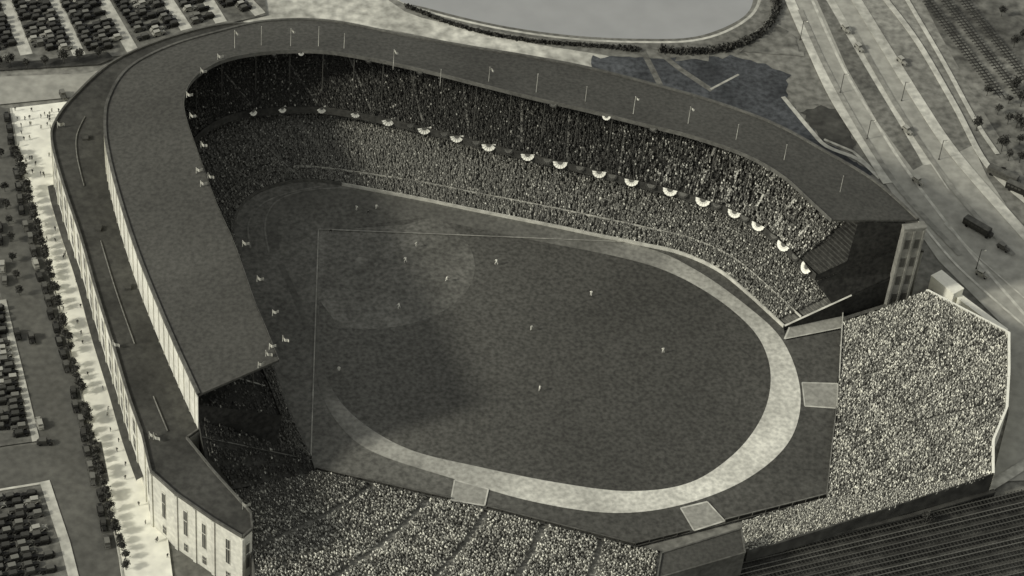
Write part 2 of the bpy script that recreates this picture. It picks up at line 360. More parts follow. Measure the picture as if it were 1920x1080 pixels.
# seating carries on uncovered beyond the roof end
EXA=resample([F_[0],S(590,884,1.4)],8); EXB=resample([z_(LB,25.0)[0],S(385,860,20),S(432,918,11)],8)
b=MB()
for j in range(36):
    a=EXA+(EXB-EXA)*(j/36); c2=EXA+(EXB-EXA)*((j+1)/36); c3=c2.copy(); c3[:,2]=a[:,2]; b.strip(a,c3); b.strip(c3,c2)
b.strip(z_(EXA,2.0),z_(EXA,0)); b.strip(EXB,z_(EXB,0)); part('open_deck',b,M_useat)
b=MB()
for k in (2,):
    p=EXA[k]+[0,0,.7]; q=EXB[k]+[0,0,.7]; tv=(EXA[k+1]-EXA[k]); tv=tv/np.linalg.norm(tv)*.2; b.quad(p-tv,p+tv,q+tv,q-tv)
part('stair_aisle',b,M_concd)
b=MB(); b.strip(z_(UF,13.6),z_(O_,25.5)); part('deck_underside',b,M_concd)
b=MB(); Ui=off(UF,-0.15); b.strip(z_(Ui,16.2),z_(Ui,13.6)); b.strip(z_(Ui,16.2),z_(UF,16.2)); b.strip(z_(UF,16.2),z_(UF,15.2)); part('balcony_wall',b,M_balc)
Fi=off(F_,-0.2); h=int(NS*.5)
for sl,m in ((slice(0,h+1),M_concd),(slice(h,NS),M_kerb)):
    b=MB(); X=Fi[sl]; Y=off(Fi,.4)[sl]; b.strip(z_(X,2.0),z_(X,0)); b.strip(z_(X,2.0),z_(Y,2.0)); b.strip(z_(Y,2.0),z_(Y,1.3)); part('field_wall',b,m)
def atdist(A,B,d):
    v=B-A; L=np.linalg.norm(v[:,:2],axis=1)[:,None]; return A+v*(d/L)
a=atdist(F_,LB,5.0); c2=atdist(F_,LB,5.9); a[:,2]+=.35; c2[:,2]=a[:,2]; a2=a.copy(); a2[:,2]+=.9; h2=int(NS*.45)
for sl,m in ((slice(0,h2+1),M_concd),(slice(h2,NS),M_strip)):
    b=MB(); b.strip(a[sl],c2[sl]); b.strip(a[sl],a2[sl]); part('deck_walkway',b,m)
b=MB(); b2=MB(); cnt=0
for (A,B,t0,t1,dz) in ((F_,LB,0.0,0.8,0.75),(UF,UB,0.05,1.0,0.75)):
    acc=0
    for i in range(2,NS-9):
        acc+=np.linalg.norm(F_[i,:2]-F_[i-1,:2])
        if acc>(12 if i<NS-36 else 6.5):
            acc=0; tt=np.array([-n_[i,1],n_[i,0],0])*0.3; u=np.array([0,0,dz]); up=(A is UF and i>NS-36)
            segs=[(t0,t1)] if not up else [(.08,.22),(.34,.46)] if cnt%2 else [(.16,.32),(.5,.6)]
            if up: u=np.array([0,0,1.0]); cnt+=1
            for (s0,s1) in segs:
                p=A[i]+(B[i]-A[i])*s0; q=A[i]+(B[i]-A[i])*s1
                (b2 if up else b).quad(p-tt+u,p+tt+u,q+tt+u,q-tt+u)
            if up:
                f=segs[0][1]; m=A[i]+(B[i]-A[i])*f+u; nn=np.array([n_[i,0],n_[i,1],0])*.3; b2.quad(m-nn,m+nn,m+nn+tt*5,m-nn+tt*5)
part('stair_aisle',b,M_aisle); part('stair_aisle',b2,M_strip)
cb=MB()
for k in range(8): 
    a0=k/8*6.2832;a1=(k+1)/8*6.2832
    cb.quad((.15*math.cos(a0),.15*math.sin(a0),0),(.15*math.cos(a1),.15*math.sin(a1),0),(.15*math.cos(a1),.15*math.sin(a1),1),(.15*math.cos(a0),.15*math.sin(a0),1))
cb.box((0,0,.985),(.35,0,0),(0,.35,0),(0,0,.015))
cme=cb.mesh('column',M_steel); acc=0
for i in range(1,NS):
    acc+=np.linalg.norm(R_[i,:2]-R_[i-1,:2])
    if acc>8.5:
        acc=0
        o=obj('column',cme,st,(R_[i,0]+n_[i,0]*4,R_[i,1]+n_[i,1]*4,17)); o.scale=(1,1,19.0)
        o=obj('column',cme,st,(UF[i,0]+n_[i,0]*3,UF[i,1]+n_[i,1]*3,4)); o.scale=(1,1,10.5)
for e,s in ((0,-1),(NS-1,1)):
    b=MB(); t=np.array([n_[e,1],-n_[e,0],0]); 
    if np.dot(t[:2],(F_[e]-F_[e-s])[:2])<0: t=-t
    t=t*0.3
    P=lambda X,z:np.array([X[e,0],X[e,1],z])+t
    if s==1: b.poly([P(F_,0),P(F_,2.0),P(LB,14.8),P(LB,0)])
    else:
        q=F_[0]+(LB[0]-F_[0])*.35; b.poly([np.array([q[0],q[1],q[2]])+t,P(UF,13.6),P(O_,25.5),P(LB,14.0)])
    b.poly([P(UF,13.6),P(UF,16.2),P(UB,30.6),P(O_,25.5)])
    part('end_wall',b,M_shade)  # end faces and openings coloured near black for their shade
    if s==1:
        b=MB(); m1=UF[e]+(UB[e]-UF[e])*0.3; m2=R_[e]+(O_[e]-R_[e])*0.3
        b.poly([m1+t*1.1,m2+t*1.1-[0,0,.7],O_[e]+t*1.1-[0,0,.7],UB[e]+t*1.1]); part('end_shade_panel',b,M_shade)  # dark sheet standing in for the shaded seats under the roof
        q=F_[e]+(LB[e]-F_[e])*.4; b=MB(); b.poly([q+t*1.2,P(UF,13.6)+t*.2,P(O_,25.5)+t*.2,P(LB,14.0)+t*.2]); part('end_shade_panel',b,M_shade)  # dark sheet painting the shade inside the open lower deck
        b=MB(); a=np.array([F_[e,0],F_[e,1],2.0]); c2=np.array([LB[e,0],LB[e,1],14.8]); mm=a+(c2-a)*.55; b.quad(a,mm,mm+t*2.2,a+t*2.2); part('end_coping',b,M_kerb)
e=NS-1; nn=np.array([n_[e,0],n_[e,1],0]); tt=np.array([n_[e,1],-n_[e,0],0])
if np.dot(tt[:2],(F_[e]-F_[e-1])[:2])<0: tt=-tt
b=MB(); base=np.array([O_[e,0],O_[e,1],0])-nn*1.5
b.box(base+tt*1.2+[0,0,16.4],nn*3.2,tt*1.2,(0,0,16.4)); b.box(base+tt*1.25+[0,0,33.0],nn*3.4,tt*1.4,(0,0,.25))
for k in (-1,0,1): b.box(base+nn*(k*2.9)+tt*2.5+[0,0,16.0],nn*.3,tt*.2,(0,0,16.0))
part('stair_tower',b,M_tower)
wm=MB()
wm.box((0,0,0),(1,0,0),(0,.06,0),(0,0,1),0); wm.box((0,.04,0),(.86,0,0),(0,.06,0),(0,0,.9),1)
wm.box((0,.1,0),(.04,0,0),(0,.03,0),(0,0,.9),0); wm.box((0,.1,.2),(.86,0,0),(0,.03,0),(0,0,.03),0)
wme=wm.mesh('window',[M_kerb,M_glass]); wm2=MB(); wm2.box((0,0,0),(1,0,0),(0,.06,0),(0,0,1),0); wm2.box((0,.04,0),(.86,0,0),(0,.06,0),(0,0,.9),1); wme2=wm2.mesh('window',[M_tower,M_glass])
def window(p,nv,hw,hh,me=None):
    o=obj('window',me or wme,st,tuple(p)); o.rotation_euler=(0,0,math.atan2(nv[1],nv[0])-math.pi/2); o.scale=(hw,1,hh)
for k in (-1,1):
    for z in (6,13,20,27): window(base+nn*(k*1.45)+tt*2.42+[0,0,z],tt,0.75,1.9,wme2)
acc=0; pb=MB()
for i in range(1,8*SUB):
    acc+=np.linalg.norm(W_[i,:2]-W_[i-1,:2]); t=W_[i]-W_[i-1]; t/=np.linalg.norm(t); nv=np.array([t[1],-t[0],0]); 
    if np.dot(nv[:2],n_[i])<0: nv=-nv
    if acc>6.5:
        acc=0; window((W_[i,0]+nv[0]*.08,W_[i,1]+nv[1]*.08,15.5),nv,1.3,2.6); window((W_[i,0]+nv[0]*.08,W_[i,1]+nv[1]*.08,9.0),nv,1.3,2.2)
        q=(W_[i]-t*2.6); pb.box((q[0],q[1],10.3),nv*.3,t*.4,(0,0,10.2))
PV=SS([(266,812),(272,838),(283,885),(330,927),(400,975),(455,1008),(473,992),(470,962),(400,884),(350,822)],21.0)
Wa=z_(O_,21)[0]
b=MB(); b.poly([W_[0]]+PV[1:]+[Wa]); part('pavilion_roof',b,M_ring)
b=MB(); lp=[W_[0]]+PV[1:]+[Wa]
b.strip([np.array([p[0],p[1],21.0]) for p in lp],[np.array([p[0],p[1],0]) for p in lp]); part('pavilion_wall',b,M_brick)
b=MB()
for i in range(len(lp)-1):
    a,c2=lp[i],lp[i+1]; d=(c2-a)/np.linalg.norm(c2-a); nv=np.array([d[1],-d[0],0])
    b.box((a+c2)/2+[0,0,.2],d*np.linalg.norm(c2-a)/2,nv*.25,(0,0,.45))
part('pavilion_parapet',b,M_concd)
cen=sum(lp)/len(lp)
for i in range(1,6):
    a,c2=lp[i],lp[i+1]; L=np.linalg.norm(c2-a); d=(c2-a)/L; nv=np.array([d[1],-d[0],0])
    if np.dot(nv[:2],(a-cen)[:2])<0: nv=-nv
    k=max(1,int(L/5.2))
    for j in range(k):
        p=a+d*(L*(j+.5)/k)
        window((p[0]+nv[0]*.08,p[1]+nv[1]*.08,12.5),nv,0.7,5.0); window((p[0]+nv[0]*.08,p[1]+nv[1]*.08,3.2),nv,0.7,1.5)
        q=a+d*(L*j/k); pb.box((q[0],q[1],10.3),nv*.35,d*.5,(0,0,10.2))
part('facade_pilaster',pb,M_brick)
b=MB(); a=W_[:int(6.2*SUB)]; nf=n_[:len(a)]; a0=z_(a,4.5); a1=a0.copy(); a1[:,:2]+=nf*2.0; a1[:,2]=4.0; b.strip(a0,a1); b.strip(a1,z_(a1,3.4)); part('canopy',b,M_ring)
for (u,v) in ((240,540),(185,430),(160,260)):
    p=S(u,v,21); i=int(np.argmin(np.linalg.norm(W_[:,:2]-p[:2],axis=1))); t=np.array([-n_[i,1],n_[i,0],0]); nn2=np.array([n_[i,0],n_[i,1],0])
    b=MB(); b.box(p+[0,0,.4],t*1.0,nn2*.8,(0,0,.4)); b.box(p+[0,0,.85],t*1.1,nn2*.9,(0,0,.06)); part('roof_hatch',b,M_ring)

# ------------------------------------------------------------------ bleachers
def bleacher(name,Fr,Bk,rows,label,bm,cap=.6,cm=None):
    top=empty(name,(float(Fr[0][0]),float(Fr[0][1]),0),category='bleachers',label=label,group='open outfield bleachers')
    A=resample(Fr,60); B=resample(Bk,60)
    o=top.location
    def lp(P): return P-np.array([o.x,o.y,0])
    b=MB()
    for j in range(rows):
        a=A+(B-A)*(j/rows); c2=A+(B-A)*((j+1)/rows); c3=c2.copy(); c3[:,2]=a[:,2]
        b.strip(lp(a),lp(c3)); b.strip(lp(c3),lp(c2))
    obj('seat_rows',b.mesh('seat_rows',M_bseat),top)
    b=MB(); b.strip(lp(B)+[0,0,1.1],lp(z_(B,0))); v=B-A; v=v/np.linalg.norm(v[:,:2],axis=1)[:,None]; v[:,2]=0
    b.strip(lp(B)+[0,0,1.1],lp(B)+v*cap+[0,0,1.1],1); b.strip(lp(B)+v*cap+[0,0,1.1],lp(z_(B,0))+v*cap); obj('back_wall',b.mesh('back_wall',[bm,cm or bm]),top)
    b=MB(); b.strip(lp(A)+[0,0,.9],lp(z_(A,0))); b.strip(lp(A)+[0,0,.9],lp(A)+v*.2+[0,0,.9]); obj('front_wall',b.mesh('front_wall',M_concd),top)
    b=MB()
    for i in (0,-1): b.quad(lp(A)[i],lp(B)[i],lp(z_(B,0))[i],lp(z_(A,0))[i])
    obj('side_wall',b.mesh('side_wall',M_concd),top)
    return A,B
def prs(l): 
    fr=[S(a,b_,1.5) for (a,b_),_,_ in l]; bk=[S(a,b_,z) for _,(a,b_),z in l]; return fr,bk
fr,bk=prs([((590,886),(432,920),9),((640,897),(470,1000),11),((720,915),(480,1100),12),((850,944),(640,1180),12),((1020,986),(850,1240),12),((1190,1029),(1060,1280),12),((1238,1036),(1200,1290),12)])
A1,B1=bleacher('bleachers',fr,bk,40,'packed open bleachers along the outfield fence next to the pavilion',M_concd)
fr,bk=prs([((1583,606),(1735,548),11),((1581,640),(1888,628),12),((1576,720),(1888,700),12),((1568,800),(1884,768),12),((1560,870),(1858,830),12),((1551,937),(1858,892),8.5)])
A2,B2=bleacher('bleachers',fr,bk,40,'packed open bleachers behind the clay paths beside the road',M_conc,.8,M_white)
fr,bk=prs([((1550,938),(1857,894),8.0),((1500,951),(1690,948),6),((1440,968),(1550,992),5),((1392,982),(1400,1038),4)])
A3,B3=bleacher('bleachers',fr,bk,22,'packed corner bleachers above the dark rail yard',M_yard)

# ------------------------------------------------------------------ crowd
bodyV=np.array([(-.24,-.12,.35),(.24,-.12,.35),(.24,.14,.35),(-.24,.14,.35),(-.22,-.08,.98),(.22,-.08,.98),(.22,.12,.98),(-.22,.12,.98)])
legV=np.array([(-.2,-.5,.0),(.2,-.5,.0),(.22,-.12,.35),(-.22,-.12,.35),(-.2,-.55,.45),(.2,-.55,.45),(.2,-.1,.52),(-.2,-.1,.52)])
headV=np.array([(0,0,1.02),(.13,0,1.16),(0,.13,1.16),(-.13,0,1.16),(0,-.13,1.16),(0,0,1.32)])
boxF=[(4,5,6),(4,6,7),(0,1,5),(0,5,4),(1,2,6),(1,6,5),(2,3,7),(2,7,6),(3,0,4),(3,4,7)]
headF=[(0,2,1),(0,3,2),(0,4,3),(0,1,4),(5,1,2),(5,2,3),(5,3,4),(5,4,1)]
tV=np.concatenate([bodyV,legV,headV]); tF=np.array([list(f) for f in boxF]+[[i+8 for i in f] for f in boxF]+[[i+16 for i in f] for f in headF])
def crowd(name,A,B,rowsp,seatsp,m,t0,t1,dens,label,aisle=3,scale=1.0,jit=.1,aw=.3):
    A=np.asarray(A);B=np.asarray(B)
    W=np.mean(np.linalg.norm((B-A)[:,:2],axis=1)); rows=int(W*(t1-t0)/rowsp)
    pos=[];ang=[]
    for j in range(rows):
        t=t0+(t1-t0)*(j+.5)/rows
        L=A+(B-A)*t; nv=(B-A)[:,:2]; d=np.r_[0,np.cumsum(np.linalg.norm(np.diff(L[:,:2],axis=0),axis=1))]
        s=np.arange(0.4,d[-1],seatsp); s=s+rng.uniform(-.12,.12,len(s))
        u=s/d[-1]
        keep=(rng.random(len(s))<(dens(u,t) if callable(dens) else dens))
        if aisle: keep&=(np.abs((u*aisle+.5)%1-.5)>aw*aisle/d[-1])
        s=s[keep]
        P=np.stack([np.interp(s,d,L[:,k]) for k in range(3)],1); N=np.stack([np.interp(s,d,nv[:,k]) for k in range(2)],1)
        P[:,2]+=.15; pos.append(P); ang.append(np.arctan2(N[:,1],N[:,0])-math.pi/2)
    P=np.concatenate(pos); a=np.concatenate(ang)+rng.normal(0,.3,sum(len(x) for x in ang)); n=len(P)
    P[:,:2]+=rng.normal(0,jit,(n,2)); sc=rng.uniform(.8,1.2,n)*scale
    ca=np.cos(a)*sc;sa=np.sin(a)*sc
    V=np.empty((n,len(tV),3)); 
    V[:,:,0]=P[:,0:1]+ca[:,None]*tV[None,:,0]-sa[:,None]*tV[None,:,1]
    V[:,:,1]=P[:,1:2]+sa[:,None]*tV[None,:,0]+ca[:,None]*tV[None,:,1]
    V[:,:,2]=P[:,2:3]+sc[:,None]*tV[None,:,2]
    F=(tF[None]+(np.arange(n)*len(tV))[:,None,None]).reshape(-1,3)
    obj(name,mesh_np(name,V.reshape(-1,3),F,m),kind='stuff',label=label,category='crowd')
    return n
LBL='dense seated crowd in pale summer clothes on open bleachers'
ss=lambda x,a,b:np.clip((x-a)/(b-a),0,1)
def patch(u,t,s):
    v=np.sin(u*23+s)*np.sin(t*17+u*9+s*2)+.6*np.sin(u*61+t*31+s*3)+.5*np.sin(t*53-u*37+s)
    return np.clip(.66+.26*v,.12,1)
JB=.18
sh1=lambda u:.2+.8*ss(u,.02,.35)  # low end swaps to darker clothes tones as painted shade
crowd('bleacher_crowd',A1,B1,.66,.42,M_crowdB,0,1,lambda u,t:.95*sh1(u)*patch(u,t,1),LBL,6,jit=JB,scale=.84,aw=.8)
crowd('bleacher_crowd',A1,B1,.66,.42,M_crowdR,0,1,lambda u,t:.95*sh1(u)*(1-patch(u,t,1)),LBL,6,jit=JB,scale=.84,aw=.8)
crowd('bleacher_crowd',A1,B1,.66,.42,M_crowdL,0,1,lambda u,t:.85*(1-sh1(u)),'seated crowd with shade toned into its clothes on the bleacher end',6,jit=JB,scale=.84,aw=.6)
crowd('bleacher_crowd',A2,B2,.66,.42,M_crowdB,0,1,lambda u,t:.97*patch(u,t,4),LBL,3,jit=JB,scale=.84,aw=.4)
crowd('bleacher_crowd',A2,B2,.66,.42,M_crowdR,0,1,lambda u,t:.97*(1-patch(u,t,4)),LBL,3,jit=JB,scale=.84,aw=.4)
crowd('bleacher_crowd',A3,B3,.66,.42,M_crowdB,0,1,.8,LBL,0,jit=JB,scale=.84)
crowd('bleacher_crowd',A3,B3,.66,.42,M_crowdR,0,1,.2,LBL,0,jit=JB,scale=.84)
GL='seated crowd filling the shaded lower deck'
A=F_+[0,0,.1];B=LB+[0,0,.1]
br=lambda u:ss(u,.6,.95)  # paler clothes tones blended in toward the sunlit end
lf=lambda u:.2+.8*ss(u,.3,.5)  # left stand swaps to darker clothes tones as painted shade
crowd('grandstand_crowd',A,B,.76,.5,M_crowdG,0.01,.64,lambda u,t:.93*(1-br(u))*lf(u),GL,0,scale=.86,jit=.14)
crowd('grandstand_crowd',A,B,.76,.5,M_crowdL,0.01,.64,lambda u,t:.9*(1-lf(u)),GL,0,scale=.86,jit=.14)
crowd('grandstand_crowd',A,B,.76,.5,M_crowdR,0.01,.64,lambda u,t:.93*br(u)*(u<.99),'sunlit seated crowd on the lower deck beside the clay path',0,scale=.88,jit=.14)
A=UF+[0,0,.1];B=UB+[0,0,.1]
br2=lambda u:ss(u,.74,.92)  # clothes tones split to paint roof shade against the sunlit end
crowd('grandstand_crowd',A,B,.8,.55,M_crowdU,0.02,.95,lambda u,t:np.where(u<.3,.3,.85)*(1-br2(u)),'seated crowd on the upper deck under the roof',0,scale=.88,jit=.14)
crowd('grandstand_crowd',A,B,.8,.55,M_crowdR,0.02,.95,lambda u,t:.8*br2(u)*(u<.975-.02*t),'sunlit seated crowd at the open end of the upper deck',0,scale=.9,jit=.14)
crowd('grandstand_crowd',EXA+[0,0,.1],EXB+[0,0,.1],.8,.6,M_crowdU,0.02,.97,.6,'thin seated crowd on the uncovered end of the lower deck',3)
# scoreboard building
P=SS([(1240,1038),(1390,992),(1397,1037),(1232,1085)],10.0)
sb=empty('scoreboard_building',tuple(P[0][:2])+(0,),category='building',label='low flat-roofed block between the two banks of bleachers')
lo=np.array([P[0][0],P[0][1],0])
b=MB(); Q=[p-lo for p in P]; b.strip(Q+[Q[0]],[q*[1,1,0] for q in Q]+[Q[0]*[1,1,0]]); obj('wall',b.mesh('wall',M_concd),sb)
b=MB(); b.poly([q+[0,0,.0] for q in Q]); obj('roof',b.mesh('roof',M_roofL),sb)
b=MB()
for i in range(4):
    a,c2=Q[i],Q[(i+1)%4]; d=(c2-a)/np.linalg.norm(c2-a); nv=np.array([d[1],-d[0],0]); b.box((a+c2)/2+[0,0,.15],d*np.linalg.norm(c2-a)/2,nv*.2,(0,0,.25))
obj('parapet',b.mesh('parapet',M_concd),sb)
def fence(pts,h,label,rm=M_kerb):
    P=SS(pts); o0=P[0]; b=MB(); pb=MB()
    for i in range(len(P)-1):
        a=P[i]-o0;c2=P[i+1]-o0; L=np.linalg.norm(c2-a); d=(c2-a)/L; nv=np.array([d[1],-d[0],0])
        b.box((a+c2)/2+[0,0,h/2],d*L/2,nv*.07,(0,0,h/2-.1))
        pb.box((a+c2)/2+[0,0,h+.02],d*L/2,nv*.16,(0,0,.12))
        for k in range(int(L/4)+1): pb.box(a+d*min(k*4,L)+nv*.2+[0,0,h/2],d*.09,nv*.09,(0,0,h/2))
    t=empty('outfield_fence',tuple(o0),category='fence',label=label)
    obj('panel',b.mesh('panel',M_balc),t); obj('post_and_rail',pb.mesh('post_and_rail',rm),t)
fence([(592,884),(845,941)],1.6,'low outfield fence beneath the packed bleachers',M_concd); fence([(912,956),(1190,1026),(1292,1001)],1.6,'low outfield fence beneath the packed bleachers',M_concd)
fence([(1358,983),(1548,935),(1566,772)],2.0,'outfield fence with pale posts round the field corner',M_aisle); fence([(1571,720),(1578,592)],2.4,'tall pale-railed outfield fence beside the clay path')
def wall(pts,h,label,m=M_conc,hw=.4):
    P=SS(pts); o0=P[0]; b=MB()
    for i in range(len(P)-1):
        a=P[i]-o0;c2=P[i+1]-o0; L=np.linalg.norm(c2-a); d=(c2-a)/L; nv=np.array([d[1],-d[0],0])
        b.box((a+c2)/2+[0,0,h/2],d*L/2,nv*hw,(0,0,h/2)); b.box((a+c2)/2+[0,0,h+.15],d*L/2,nv*(hw+.2),(0,0,.15))
    obj('boundary_wall',b.mesh('boundary_wall',m),None,tuple(o0),category='wall',label=label)
wall([(1745,535),(1800,580),(1880,640)],4,'pale concrete boundary wall beside the bleachers and road',M_white,hw=.9)
wall([(1748,540),(1790,575)],6,'short bright white wall panel beside the bleacher corner',M_white,hw=2.0)
wall([(1745,560),(1580,612)],3,'low wall closing the gap beside the stand',M_concd)
wall([(1395,1052),(1560,1010),(1700,978),(1862,930)],2.0,'dark retaining wall above the rail yard',M_yard)

# ------------------------------------------------------------------ bunting, flags
def buntmesh(name,mm):
    b=MB(); N=14
    rr=[(0.0,0.95),(0.95,1.5),(1.5,2.3)]
    for bi,(r0,r1) in enumerate(rr):
        for k in range(N):
            a0=math.pi+k/N*math.pi; a1=math.pi+(k+1)/N*math.pi; y0=.16*(k%2); y1=.16*((k+1)%2); e0=1-.08*(k%2)*(bi==2); e1=1-.08*((k+1)%2)*(bi==2)
            f=lambda r,a,y:(r*math.cos(a),-y*r/2+.5*r*math.sin(a),.8*r*math.sin(a))
            b.quad(f(r0,a0,y0),f(r0,a1,y1),f(r1*e1,a1,y1),f(r1*e0,a0,y0),bi)
    return b.mesh(name,mm)
bm1=buntmesh('bunting',[M_grey,M_cream,M_white]); bm2=buntmesh('bunting_dark',[M_concd,M_grey,M_balc])
BU=[(470,215),(530,205),(600,205),(665,215),(730,230),(795,242),(860,255),(925,270),(990,285),(1057,300),(1122,313),(1190,328),(1258,340),(1322,360),(1382,387),(1435,420),(1478,458),(1520,500)]
def hang(me,p,edge,z,lab,sc=1.0):
    i=int(np.argmin(np.linalg.norm(edge[:,:2]-p[:2],axis=1)))
    o=obj('bunting',me,None,(edge[i,0]-n_[i,0]*.45,edge[i,1]-n_[i,1]*.45,z),category='bunting',label=lab,group='fan buntings on the stands')
    o.rotation_euler=(0,0,math.atan2(n_[i,1],n_[i,0])-math.pi/2); o.scale=(sc,sc,sc)
for k,(u,v) in enumerate(BU):
    hang(bm1,S(u,v,15),UF,16.3,'white pleated half-round bunting hung on the upper deck front',(.85 if k<4 else 1.0)*random.uniform(.92,1.05))
    if k>3 and k<len(BU)-1:
        hang(bm2,(S(u,v,15)+S(*BU[k+1],15))/2,UF,16.3,'dark pleated half-round bunting hung on the upper deck front',.75)
for u,v in ((515,100),(568,98),(690,112),(780,135),(1045,190),(1137,208),(1230,230)):
    hang(bm1 if u in(568,1137) else bm2,S(u,v,36),R_,36.6,'small pleated bunting hung on the roof edge',.55)
def flagpole(p,h,flag,lab,fs=1.0):
    t=empty('flagpole',tuple(p),category='flagpole',label=lab,group='flagpoles along the roof edge')
    b=MB()
    for k in range(6):
        a0=k/6*6.2832;a1=(k+1)/6*6.2832
        b.quad((.1*math.cos(a0),.1*math.sin(a0),0),(.1*math.cos(a1),.1*math.sin(a1),0),(.06*math.cos(a1),.06*math.sin(a1),h),(.06*math.cos(a0),.06*math.sin(a0),h))
    b.box((0,0,h+.1),(.1,0,0),(0,.1,0),(0,0,.08)); obj('pole',b.mesh('pole',M_strip),t)
    if flag:
        b=MB(); f=lambda k:(.07+k*.25*fs,math.sin(k*1.1+h)*.3,h-.2-.07*k)
        for k in range(6):
            x,y,z=f(k);x2,y2,z2=f(k+1); b.quad((x,y,z),(x2,y2,z2),(x2,y2,z2-.85*fs),(x,y,z-.85*fs),k%2)
        o=obj('flag',b.mesh('flag',[M_kerb,M_strip]),t); o.rotation_euler=(0,0,random.uniform(-.7,.5))
for u,v,fl in ((545,88,1),(597,88,0),(645,92,0),(737,130,1),(825,160,0),(916,155,1),(1005,175,0),(1097,192,0),(1187,215,1),(1290,232,1),(1380,262,0),(1470,300,0),(1575,360,0),(490,85,0),(440,90,1)):
    flagpole(S(u,v,36.2),random.uniform(5.5,7.5),fl,'slender pale flagpole standing on the grandstand roof'+(' with a flag' if fl else ''),.85)
for u,v in ((350,183),(356,222),(377,276),(368,325),(376,350),(390,335),(455,462),(482,528),(511,592),(505,655),(498,668),(484,690),(530,640),(376,138),(408,112)):
    flagpole(S(u,v,37),2.0,1,'short pole with a pale pennant on the inner roof edge',1.15)
for u,v in ((212,650),(280,822),(288,824),(108,240),(455,955)): flagpole(S(u,v,21),2.3,1,'short pole with a pale flag on the concourse roof',1.3)

# ------------------------------------------------------------------ cars
def carmesh(name):
    b=MB()
    def prof(secs,m):
        for i in range(len(secs)-1):
            x0,w0,a0,c0=secs[i];x1,w1,a1,c1=secs[i+1]
            b.quad((x0,-w0,c0),(x1,-w1,c1),(x1,w1,c1),(x0,w0,c0),m); b.quad((x0,-w0,a0),(x1,-w1,a1),(x1,-w1,c1),(x0,-w0,c0),m); b.quad((x0,w0,a0),(x1,w1,a1),(x1,w1,c1),(x0,w0,c0),m)
        for s in (secs[0],secs[-1]): b.quad((s[0],-s[1],s[2]),(s[0],s[1],s[2]),(s[0],s[1],s[3]),(s[0],-s[1],s[3]),m)
    prof([(-2.2,.6,.4,.9),(-2.0,.72,.35,1.15),(.5,.75,.35,1.15),(.6,.5,.4,1.12),(2.0,.42,.45,1.05),(2.1,.36,.5,1.0)],0)
    prof([(-1.75,.66,1.15,1.3),(-1.6,.68,1.15,1.72),(.35,.68,1.15,1.75),(.6,.66,1.15,1.3)],0)
    b.box((-.62,0,1.78),(.98,0,0),(0,.66,0),(0,0,.05),1)
    b.box((-.62,0,1.5),(.85,0,0),(0,.7,0),(0,0,.15),2); b.box((-1.69,0,1.5),(.05,0,0),(0,.5,0),(0,0,.12),2); b.box((.5,0,1.5),(.05,0,0),(0,.6,0),(0,0,.14),2)
    for sx in (-1.35,1.4):
        for sy in (-1,1):
            for k in range(5):
                a0=k/5*math.pi;a1=(k+1)/5*math.pi
                b.quad((sx+.48*math.cos(a0),sy*.6,.35+.48*math.sin(a0)),(sx+.48*math.cos(a1),sy*.6,.35+.48*math.sin(a1)),(sx+.48*math.cos(a1),sy*.9,.35+.46*math.sin(a1)),(sx+.48*math.cos(a0),sy*.9,.35+.46*math.sin(a0)),0)
            n=len(b.V)
            for k in range(10):
                a=k/10*6.2832; b.V+=[(sx+.37*math.cos(a),sy*.65,.37+.37*math.sin(a)),(sx+.37*math.cos(a),sy*.85,.37+.37*math.sin(a))]
            for k in range(10):
                b.F.append((n+2*k,n+2*((k+1)%10),n+2*((k+1)%10)+1,n+2*k+1)); b.I.append(3)
            b.F.append(tuple(n+2*k+1 for k in range(10))); b.I.append(3)
    for sy in (-1,1):
        b.box((0,sy*.82,.36),(.95,0,0),(0,.1,0),(0,0,.03),0); b.box((2.1,sy*.42,.85),(.1,0,0),(0,.1,0),(0,0,.1),1)
    b.box((2.3,0,.5),(.05,0,0),(0,.8,0),(0,0,.06),1); b.box((-2.35,0,.5),(.05,0,0),(0,.75,0),(0,0,.06),1)
    return b.mesh(name,[M_car,M_carroof,M_glass,M_tyre])
CM=carmesh('parked_car')
cars=[]
def row(p0,p1,pitch,perp,fill=.93,grp='cars in the parking lots'):
    d=(p1-p0)[:2]; L=np.linalg.norm(d); d/=L; a=math.atan2(d[1],d[0])+(math.pi/2 if perp else 0)
    for k in range(int(L/pitch)):
        if random.random()<fill:
            q=p0[:2]+d*(k+.5)*pitch; cars.append((q[0]+random.uniform(-.35,.35),q[1]+random.uniform(-.15,.15),a+random.uniform(-.07,.07)+(math.pi if random.random()<.5 else 0),grp))
def lot(a,b_,c_,d_,nrow,pitch=2.35,fill=.93):
    A,B,C,D=SS([a,b_,c_,d_])
    for j in range(nrow):
        t=(j+.5)/nrow; row(A+(D-A)*t,B+(C-B)*t,pitch,True,fill)
E=[((-110,-30),(-70,110))]+[((s[1][0]-12,-30),(s[2][0],s[2][1]-2)) for s in STR]
for k in range(len(E)-1):
    (a,b_),(d_,c_)=E[k],E[k+1]
    lot((a[0]+13,-20),(b_[0]+13,b_[1]-4),(c_[0]-10,c_[1]-4),(d_[0]-10,-20),2 if k in(4,5) else 3)
lot((-30,575),(-5,835),(58,828),(0,580),2); lot((-55,940),(-10,1110),(112,1085),(70,925),4,2.4)
KC='cars parked along the street kerb'
row(*SS([(12,215),(46,420)]),5.4,False,.9,grp=KC); row(*SS([(46,420),(136,730)]),5.4,False,.95,grp=KC); row(*SS([(136,730),(205,1040)]),5.4,False,.92,grp=KC)
row(*SS([(28,620),(82,830)]),5.8,False,.6,grp=KC); row(*SS([(-10,350),(10,560)]),5.6,False,.6,grp=KC)
